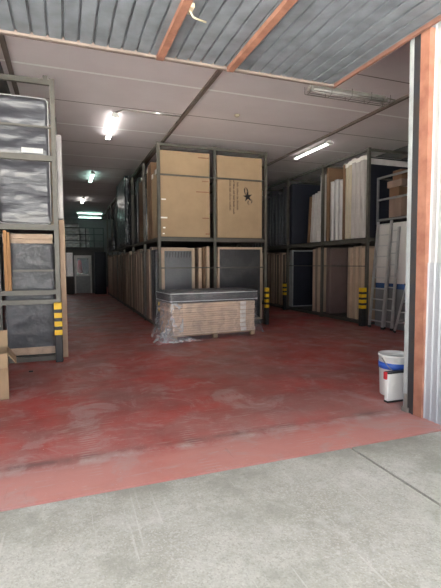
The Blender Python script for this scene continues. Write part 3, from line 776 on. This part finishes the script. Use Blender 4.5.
for i, (kind, t, hh) in enumerate((('beige', .13, 1.95), ('taupe', .12, 1.92), ('beige', .13, 1.9))):
    stand(kind, 1.25, t, hh, 7.175, yy + t / 2, DK + .002, 0, '%s mattress low in the right rack middle bay, %s from its near post' % (DESC[kind], ordinal(i + 1)), 'mattresses low in the right rack middle bay'); yy += t + .012
framed('navy mattress with grey edging filling the low middle bay of the right rack', 1.30, .2, 1.92, (7.90, 12.80, DK), 'navy', 'zincbare', .035)
yy = 13.02; rnd = random.Random(5); i = 0
while yy < 16.9:
    i += 1; t = rnd.choice((.15, .2, .24)); kind = rnd.choice(('beige', 'taupe', 'taupe', 'beige', 'pink'))
    hh = rnd.choice((1.85, 1.9, 1.8))
    bm = nb(); box(bm, -.63, -.5, -t / 2 - .002, -t / 2 + .02, .03, hh - .03)
    for cy in RY:
        if yy - .045 < cy < yy + t + .045: yy = cy + .046
    stand(kind, 1.25, t, hh, 7.175, yy + t / 2, DK, 0, '%s mattress on edge low in the right rack, %s beyond the navy one' % (DESC[kind], ordinal(i)), 'mattresses low in the right rack far bays', extra=[('seam_strip', bm, 'cardp')]); yy += t + .02
# upper level
UR = 2.246
o = thing('mattress', 'dark navy mattress with pale top band high in the right rack, facing the cage', 'mattress', (7.91, 8.955, UR))
obj('body', slab_bm(1.28, .07, 2.02, .02), 'navy', o, True)
b = nb(); rbox(b, -.645, .645, -.042, .036, 1.84, 1.99, .01); obj('top_band', b, 'whitew', o)
yy = 9.0
for i, (kind, t, hh) in enumerate((('lilac', .16, 2.06), ('lilac', .16, 2.04), ('lilac', .16, 2.07), ('cream', .13, 2.04), ('cream', .12, 2.0), ('cardb', .10, 2.0))):
    bm = nb(); box(bm, -.602, -.5, -t / 2 - .002, t / 2 + .002, hh - .10, hh + .003)
    stand(kind, 1.2, t, hh, 7.175, yy + t / 2, UR, 0, '%s %s high in the right rack near bay, %s from the near post' % (DESC[kind], 'board' if kind == 'cardb' else 'wrapped mattress', ordinal(i + 1)), 'wrapped mattresses high in the right rack near bay', name='wrapped_mattress' if kind != 'cardb' else 'board', cat='mattress' if kind != 'cardb' else 'board', extra=[('film_fold', bm, 'whitetape' if kind != 'cardb' else 'cardb')]); yy += t + .008
for i, (t, hh) in enumerate(((.10, 2.08), (.17, 1.68), (.17, 1.72), (.16, 1.70))):
    o = obj('wrapped_mattress', slab_bm(1.2, t, hh, .03, 3, .018, i + 3, .06), 'whitew', None, True)
    o.location = (7.86, yy + t / 2 + .01, UR); tag(o, 'bulging white mattress high in the right rack, %s past the brown board' % ordinal(i + 1), 'mattress', 'bulging white wrapped mattresses high in the near bay'); yy += t + .035
stand('cardb', 1.25, .10, 2.1, 7.25, 10.70, UR, 0, 'tall dark brown carton high in the right rack behind the bulging white mattresses')
yy = 10.96
for i, (kind, t, hh) in enumerate((('whitew', .10, 2.0), ('lilac', .10, 1.52), ('whitew', .10, 1.48), ('lilac', .10, 1.46), ('cardb', .11, 1.42))):
    o = stand(kind, 1.1, t, hh, 7.25, yy + t / 2 + .02 + (.125 if i else 0) + i * .012, UR + .006, 4.5 if i else 0, '%s %s leaning high in the right rack middle bay, %s from near post' % (DESC[kind], 'board' if kind == 'cardb' else 'wrapped mattress', ordinal(i + 1)), 'leaning goods high in the right rack middle bay', name='board' if kind == 'cardb' else 'wrapped_mattress', cat='board' if kind == 'cardb' else 'mattress'); yy += t + .03
stand('navy', 1.28, .2, 2.02, 7.245, 12.80, UR, 0, 'big navy mattress high in the middle bay of the right rack')
yy = 13.05
for i in range(11):
    t = (.22, .2, .24)[i % 3]; hh = (1.98, 1.78, 1.84, 1.76)[i % 4]
    for cy in RY:
        if yy - .045 < cy < yy + t + .045: yy = cy + .046
    stand('silver', 1.2, t, hh, 7.175, yy + t / 2, UR, 0, 'silver wrapped mattress high in the right rack, %s beyond the navy one' % ordinal(i + 1), 'silver wrapped mattresses high in the far bays', name='wrapped_mattress'); yy += t + .03

# cage on the cabin roof, with its goods
cg = thing('cage_rack', 'grey tubular cage rack standing on the cabin roof above the ladder', 'rack', (7.41, 6.7, 2.56))
for x in (.02, 1.1):
    for y in (-2.3, -.4, .85, 2.07):
        b = nb(); bar(b, (x, y, 0), (x, y, 1.16 if y > 1.9 or y == .85 else 1.16), .045); obj('post', b, 'cage', cg)
    for z in (.10, .60, 1.14):
        b = nb(); bar(b, (x, -2.3, z), (x, 2.09, z), .045); obj('rail', b, 'cage', cg)
for y in (-2.3, 2.07):
    for z in (.10, 1.14):
        b = nb(); bar(b, (.02, y, z), (1.1, y, z), .035); obj('cross_rail', b, 'rack', cg)
b = nb(); box(b, .05, 1.07, -2.25, 2.04, .12, .14); obj('deck', b, 'rackdark', cg)
for i, (y, z, sy, sz_) in enumerate(((7.86, 0, .20, .5), (7.9, .505, .16, .22), (7.9, .73, .24, .16), (7.82, .895, .14, .22))):
    b = nb(); rbox(b, -.2, .2, -sy, sy, 0, sz_, .012)
    o = obj('carton', b, 'cardb' if i % 2 else 'pink'); o.location = (7.72, y + .42, 2.701 + z)
    tag(o, 'reddish brown carton in the cage rack, %s from the bottom of its pile' % ordinal(i + 1), 'box', 'reddish cartons piled in the cage rack')

# ------------------------------------------------------------------ striped post guards
def guard(label, x, y, n, s=.085, hgt=1.0, first=.985):
    t = thing('post_guard', label, 'guard', (x, y, 0), 0, 'striped rack post guards')
    b = nb(); rbox(b, -s / 2, s / 2, -s / 2, s / 2, 0, hgt, .012, 2); obj('body', b, 'blackp', t)
    z = first
    for i in range(n):
        hh = .085 if i else .105
        b = nb(); rbox(b, -s / 2 - .003, s / 2 + .003, -s / 2 - .003, s / 2 + .003, z - hh, z, .004); obj('yellow_band', b, 'yellow', t); z -= hh + .055
guard('black and yellow striped guard before the left rack corner post', -.125, 7.385, 4, .115, .97, .975)
guard('black and yellow striped guard left of the plastic-wrapped pallet stack', 2.12, 9.96, 3, .10, .95, .86)
guard('black and yellow striped guard at the right corner of the centre rack', 4.93, 9.95, 4, .09, .97, .97)
guard('black and yellow striped guard beside the ladder on the right rack', 7.06, 8.82, 4, .13, .97, .975)
guard('black and yellow striped guard far down the right rack before the navy mattress', 7.08, 12.93, 3, .10, .95, .9)

# ------------------------------------------------------------------ pallet stack
PR = R(5); P0 = Vector((2.05, 8.50, 0))
def pl(a, c, z): return (P0.x + a * math.cos(PR) - c * math.sin(PR), P0.y + a * math.sin(PR) + c * math.cos(PR), z)
pt = thing('pallet', 'wooden pallet under the plastic-wrapped stack of boxed mattresses', 'pallet', pl(0, 0, 0), PR)
for y in (.03, .44, .85):
    for x in (.03, .96, 1.88):
        b = nb(); box(b, x - .03, x + .07, y - .03, y + .05, .0, .078); obj('block', b, 'wood', pt)
b = nb()
for i in range(7): box(b, 0, 1.97, .0 + i * .135, .0 + i * .135 + .11, .08, .10)
obj('deck_boards', b, 'wood', pt)
z = .102
for i in range(7):
    hh = .096
    o = thing('boxed_mattress', 'flat pale boxed mattress in the wrapped stack on the pallet, %s from the bottom' % ordinal(i + 1), 'mattress', pl(.99 + random.uniform(-.012, .012), .47 + random.uniform(-.008, .008), z), PR + random.uniform(-.004, .004), 'boxed mattresses stacked on the pallet')
    b = nb(); rbox(b, -.97, .97, -.46, .46, 0, hh - .004, .012, 2); obj('body', b, 'boxpale', o)
    b = nb(); box(b, .60, .74, -.463, -.4605, .004, hh - .008); obj('white_label', b, 'whitetape', o)
    b = nb(); box(b, -.95, .95, -.4625, -.4605, .038, .046); obj('lid_seam', b, 'cardp', o)
    z += hh
o = thing('mattress', 'dark mattress with white piping lying on top of the wrapped pallet stack', 'mattress', pl(.975, .46, z + .002), PR)
b = nb(); rbox(b, -1.03, 1.03, -.50, .50, 0, .235, .05, 4); obj('body', b, 'black', o, True)
b = nb(); rbox(b, -.98, .98, -.46, .46, .2355, .243, .003); obj('quilted_top', b, 'greyf', o)
b = nb(); rbox(b, -1.036, 1.036, -.506, .506, .001, .249, .05, 3); obj('plastic_wrap', b, 'wrap', o)
for zz in (.045, .205):
    b = nb(); pts = []
    for cx, cy, a0 in ((.98, -.45, -90), (.98, .45, 0), (-.98, .45, 90), (-.98, -.45, 180)):
        for q in range(5): a = R(a0 + 22.5 * q); pts.append((cx + .053 * math.cos(a), cy + .053 * math.sin(a), zz))
    tube(b, pts, .009, 6, True); obj('piping', b, 'whitecord', o, True)
# plastic film around the stack: a sleeve with loose hem
b = nb(); NZ = 9; loop = []
def rr(w, d, n=80):
    pts = []; per = 2 * (2 * w + 2 * d)
    for i in range(n):
        s = per * i / n
        if s < 2 * w: pts.append((-w + s, -d))
        elif s < 2 * w + 2 * d: pts.append((w, -d + s - 2 * w))
        elif s < 4 * w + 2 * d: pts.append((w - (s - 2 * w - 2 * d), d))
        else: pts.append((-w, d - (s - 4 * w - 2 * d)))
    return pts
rows = []
for k_ in range(NZ + 1):
    f = k_ / NZ; zz = .02 + f * 1.0
    row = []
    for (x, y) in rr(1.0, .48):
        left = max(0, min(1, (-x - .55) / .5)); right = max(0, (x - .95) / .05)
        fl = (1 - f) ** 2
        top = .05 * max(0, min(1, (f - .6) * 6))
        q = noise.noise(Vector((x * 4, y * 4, zz * 3)))
        off = .012 + top + fl * (.10 * left + .05 * right) + .03 * fl * q + .012 * q * (1 - f)
        d_ = Vector((x / 1.0 if abs(abs(x) - 1.0) < 1e-4 else 0, y / .48 if abs(abs(y) - .48) < 1e-4 else 0, 0))
        d_ = d_.normalized() if d_.length else Vector((0, -1, 0))
        row.append(b.verts.new(Vector((x, y, zz)) + d_ * max(off, .008 + top)))
    rows.append(row)
for A, B in zip(rows, rows[1:]):
    for i in range(len(A)): b.faces.new((A[i], A[(i + 1) % len(A)], B[(i + 1) % len(A)], B[i]))
o = thing('plastic_film', 'clear plastic film sleeve around the pallet stack with crumpled hem', 'plastic film', pl(.985, .46, 0), PR)
obj('sleeve', b, 'wrapsleeve', o, True)
def crumple(cx, cy, w, d_, h, seed):
    bm = nb(); n = 14; g = []
    for i in range(n + 1):
        r_ = []
        for j in range(n + 1):
            u, v = i / n, j / n; q = noise.noise(Vector((u * 4 + seed, v * 4, 0)))
            zz = h * (1 - abs(2 * u - 1)) ** .6 * (1 - abs(2 * v - 1)) ** .6 * (.55 + .9 * abs(q)) + .006
            r_.append(bm.verts.new((cx + (u - .5) * w + .05 * q, cy + (v - .5) * d_ + .05 * noise.noise(Vector((v * 5, u * 5, seed))), zz)))
        g.append(r_)
    for i in range(n):
        for j in range(n): bm.faces.new((g[i][j], g[i + 1][j], g[i + 1][j + 1], g[i][j + 1]))
    return bm
obj('crumpled_hem', crumple(-1.19, -.58, .42, .36, .40, 2), 'wraplow', o, True)
obj('crumpled_hem', crumple(-.70, -.64, .55, .18, .12, 6), 'wraplow', o, True)
bm = nb(); g = []
for i in range(10):
    u = i / 9; r_ = []
    for j in range(13):
        v = j / 12; A = Vector((-1.075, .25, .80)).lerp(Vector((-1.06, -.58, .80)), min(1, v * 1.6)); 
        if v > .625: A = A.lerp(Vector((-.80, -.60, .80)), (v - .625) / .375)
        out = Vector((-.20, -.07, 0)) if v < .5 else Vector((-.20, -.07, 0)).lerp(Vector((-.03, -.12, 0)), (v - .5) * 2)
        q = noise.noise(Vector((v * 9, u * 2.2, 3)))
        r_.append(bm.verts.new(A + out * (u ** 1.5) + Vector((-.05, -.04, 0)) * abs(q) * (.3 + u) - Vector((0, 0, .785 * u))))
    g.append(r_)
for A, B in zip(g, g[1:]):
    for j in range(12): bm.faces.new((A[j], A[j + 1], B[j + 1], B[j]))
obj('hanging_side', bm, 'wraplow', o, True)
bm = nb(); g = []
for i in range(7):
    u = i / 6; A = Vector((1.05, -.28, .62)).lerp(Vector((1.28, -.36, .01)), u); B = Vector((1.04, -.05, .62)).lerp(Vector((1.20, .05, .01)), u)
    g.append((bm.verts.new(A), bm.verts.new(A.lerp(B, .5) + Vector((.03 * math.sin(i * 2), .02, .0))), bm.verts.new(B)))
for A, B in zip(g, g[1:]):
    bm.faces.new((A[0], A[1], B[1], B[0])); bm.faces.new((A[1], A[2], B[2], B[1]))
obj('loose_tail', bm, 'wraplow', o, True)

# ------------------------------------------------------------------ ladders, bucket
def ladder(label, feet, tops, group=None):
    (A, B), (C, D) = feet, tops
    t = thing('ladder', label, 'ladder', (0, 0, 0), 0, group)
    A, B, C, D = map(Vector, (A, B, C, D))
    for p, q in ((A, C), (B, D)):
        b = nb(); bar(b, p, q, .028, .075); r_ = obj('side_rail', b, 'alu', t)
        b = nb(); d = (q - p).normalized(); bar(b, p - d * .002, p + d * .05, .036, .084); obj('rubber_foot', b, 'blackp', r_)
    n = int((C - A).length / .262)
    for i in range(1, n + 1):
        u = (i - .3) / n
        if u > .99: break
        b = nb(); bar(b, A.lerp(C, u), B.lerp(D, u), .03, .03); obj('rung', b, 'alu', t)
    return t
ladder('aluminium ladder leaning on the white cabin wall, front section with wide rungs', ((7.07, 8.56, .01), (7.07, 8.10, .01)), ((7.385, 8.68, 2.62), (7.385, 8.22, 2.62)))
ladder('aluminium ladder section tucked behind the front ladder, to its right', ((7.17, 8.16, .01), (7.17, 7.90, .01)), ((7.422, 8.27, 2.45), (7.422, 8.01, 2.45)))
# folding stepladder
st = thing('stepladder', 'small aluminium stepladder standing open next to the door post', 'ladder', (7.2, 7.45, 0))
FA, FB = Vector((-.14, .24, .01)), Vector((.2, .24, .01)); TA, TB = Vector((-.10, -.06, 1.12)), Vector((.16, -.06, 1.12))
for p, q in ((FA, TA), (FB, TB)):
    b = nb(); bar(b, p, q, .022, .05); r_ = obj('side_rail', b, 'alu', st)
    b = nb(); d = (q - p).normalized(); bar(b, p - d * .004, p + d * .04, .03, .058); obj('rubber_foot', b, 'blackp', r_)
for u in (.2, .42, .64, .86):
    b = nb(); p, q = FA.lerp(TA, u), FB.lerp(TB, u); bar(b, p, q, .07, .02); obj('step', b, 'alu', st)
for x in (-.12, .18):
    b = nb(); bar(b, (x, -.36, .01), (x * .8, -.07, 1.1), .02, .03); obj('rear_leg', b, 'alu', st)
b = nb(); rbox(b, -.14, .19, -.12, -.01, 1.10, 1.14, .008); obj('top_cap', b, 'blackp', st)

bk = thing('bucket', 'white paint bucket with blue band beside the door post', 'bucket', (3.75, 4.06, 0))
b = nb(); lathe(b, [(.001, 0), (.165, 0), (.17, .01), (.19, .47), (.198, .475), (.198, .50), (.188, .50), (.180, .46), (.16, .05), (.001, .04)], 32); obj('body', b, 'white', bk, True)
b = nb(); lathe(b, [(.186, .33), (.1905, .331), (.1925, .405), (.187, .406)], 32); o = obj('blue_band', b, 'blue', bk, True); o['label'] = 'blue printed band'
b = nb(); lathe(b, [(.001, .43), (.176, .43), (.179, .438), (.001, .438)], 24); obj('contents', b, 'zincbare', bk)
b = nb(); tube(b, [(-.2 * math.cos(R(a)), -.20 * math.sin(R(a)) * .98, .46 - .20 * math.sin(R(a))) for a in range(0, 181, 15)], .005, 6); obj('wire_handle', b, 'wire', bk, True)
rot = Matrix.Rotation(R(0), 4, 'X')
wb = thing('plastic_canister', 'white flat canister with black trims leaning against the bucket', 'canister', (3.56, 3.828, 0), R(-2))
b = nb(); rbox(b, -.14, .14, -.03, .03, .018, .335, .012, 2, rot); obj('body', b, 'white', wb)
for z0, z1 in ((.0, .018), (.335, .356)):
    b = nb(); rbox(b, -.142, .142, -.034, .034, z0, z1, .004, 1, rot); obj('black_trim', b, 'blackp', wb)
b = nb(); rbox(b, -.165, -.141, -.025, .025, .27, .36, .01, 2, rot); o = obj('red_cap', b, 'red', wb); o['label'] = 'red cap on its left side'

# ------------------------------------------------------------------ sky, camera
wd = bpy.data.worlds.new('overcast_sky'); S.world = wd; wd.use_nodes = True
nt = wd.node_tree; bg = nt.nodes['Background']
tc = N(nt, 'ShaderNodeTexCoord'); sp = N(nt, 'ShaderNodeSeparateXYZ'); nt.links.new(tc.outputs['Generated'], sp.inputs[0])
rp = N(nt, 'ShaderNodeValToRGB'); nt.links.new(sp.outputs['Z'], rp.inputs[0])
rp.color_ramp.elements[0].color = (.80, .86, .95, 1); rp.color_ramp.elements[1].color = (1, 1, 1, 1)
rp.color_ramp.elements[0].position = 0; rp.color_ramp.elements[1].position = .6
nt.links.new(rp.outputs[0], bg.inputs[0]); bg.inputs[1].default_value = 1.3
sun = bpy.data.lights.new('sun', 'SUN'); sun.energy = 95; sun.angle = R(3); sun.color = (1, .975, .955)
so = bpy.data.objects.new('sun', sun); COL.objects.link(so)
so.rotation_euler = Vector((-.25, -.72, -.9)).to_track_quat('-Z', 'Y').to_euler()

cam = bpy.data.cameras.new('camera'); co = bpy.data.objects.new('camera', cam); COL.objects.link(co)
f_px = 424.0; cam.sensor_fit = 'HORIZONTAL'; cam.sensor_width = 36; cam.lens = 36 * f_px / 441
cam.clip_start = .05; cam.clip_end = 200
yaw, pitch, roll = R(20.1), R(-4.1), R(-.25)
fw = Vector((math.sin(yaw) * math.cos(pitch), math.cos(yaw) * math.cos(pitch), math.sin(pitch)))
r0 = Vector((math.cos(yaw), -math.sin(yaw), 0)); u0 = r0.cross(fw)
rr_ = r0 * math.cos(roll) + u0 * math.sin(roll); uu = -r0 * math.sin(roll) + u0 * math.cos(roll)
mx = Matrix(((rr_.x, uu.x, -fw.x, 0), (rr_.y, uu.y, -fw.y, 0), (rr_.z, uu.z, -fw.z, 1.6), (0, 0, 0, 1)))
co.matrix_world = mx; S.camera = co
S.view_settings.view_transform = 'Standard'; S.view_settings.look = 'None'; S.view_settings.gamma = 1
S.view_settings.use_curve_mapping = False; S.view_settings.exposure = 1.33
try:
    S.cycles.use_denoising = True; S.cycles.max_bounces = 10; S.cycles.diffuse_bounces = 6; S.cycles.transparent_max_bounces = 12
    S.cycles.sample_clamp_indirect = 8
except Exception: pass
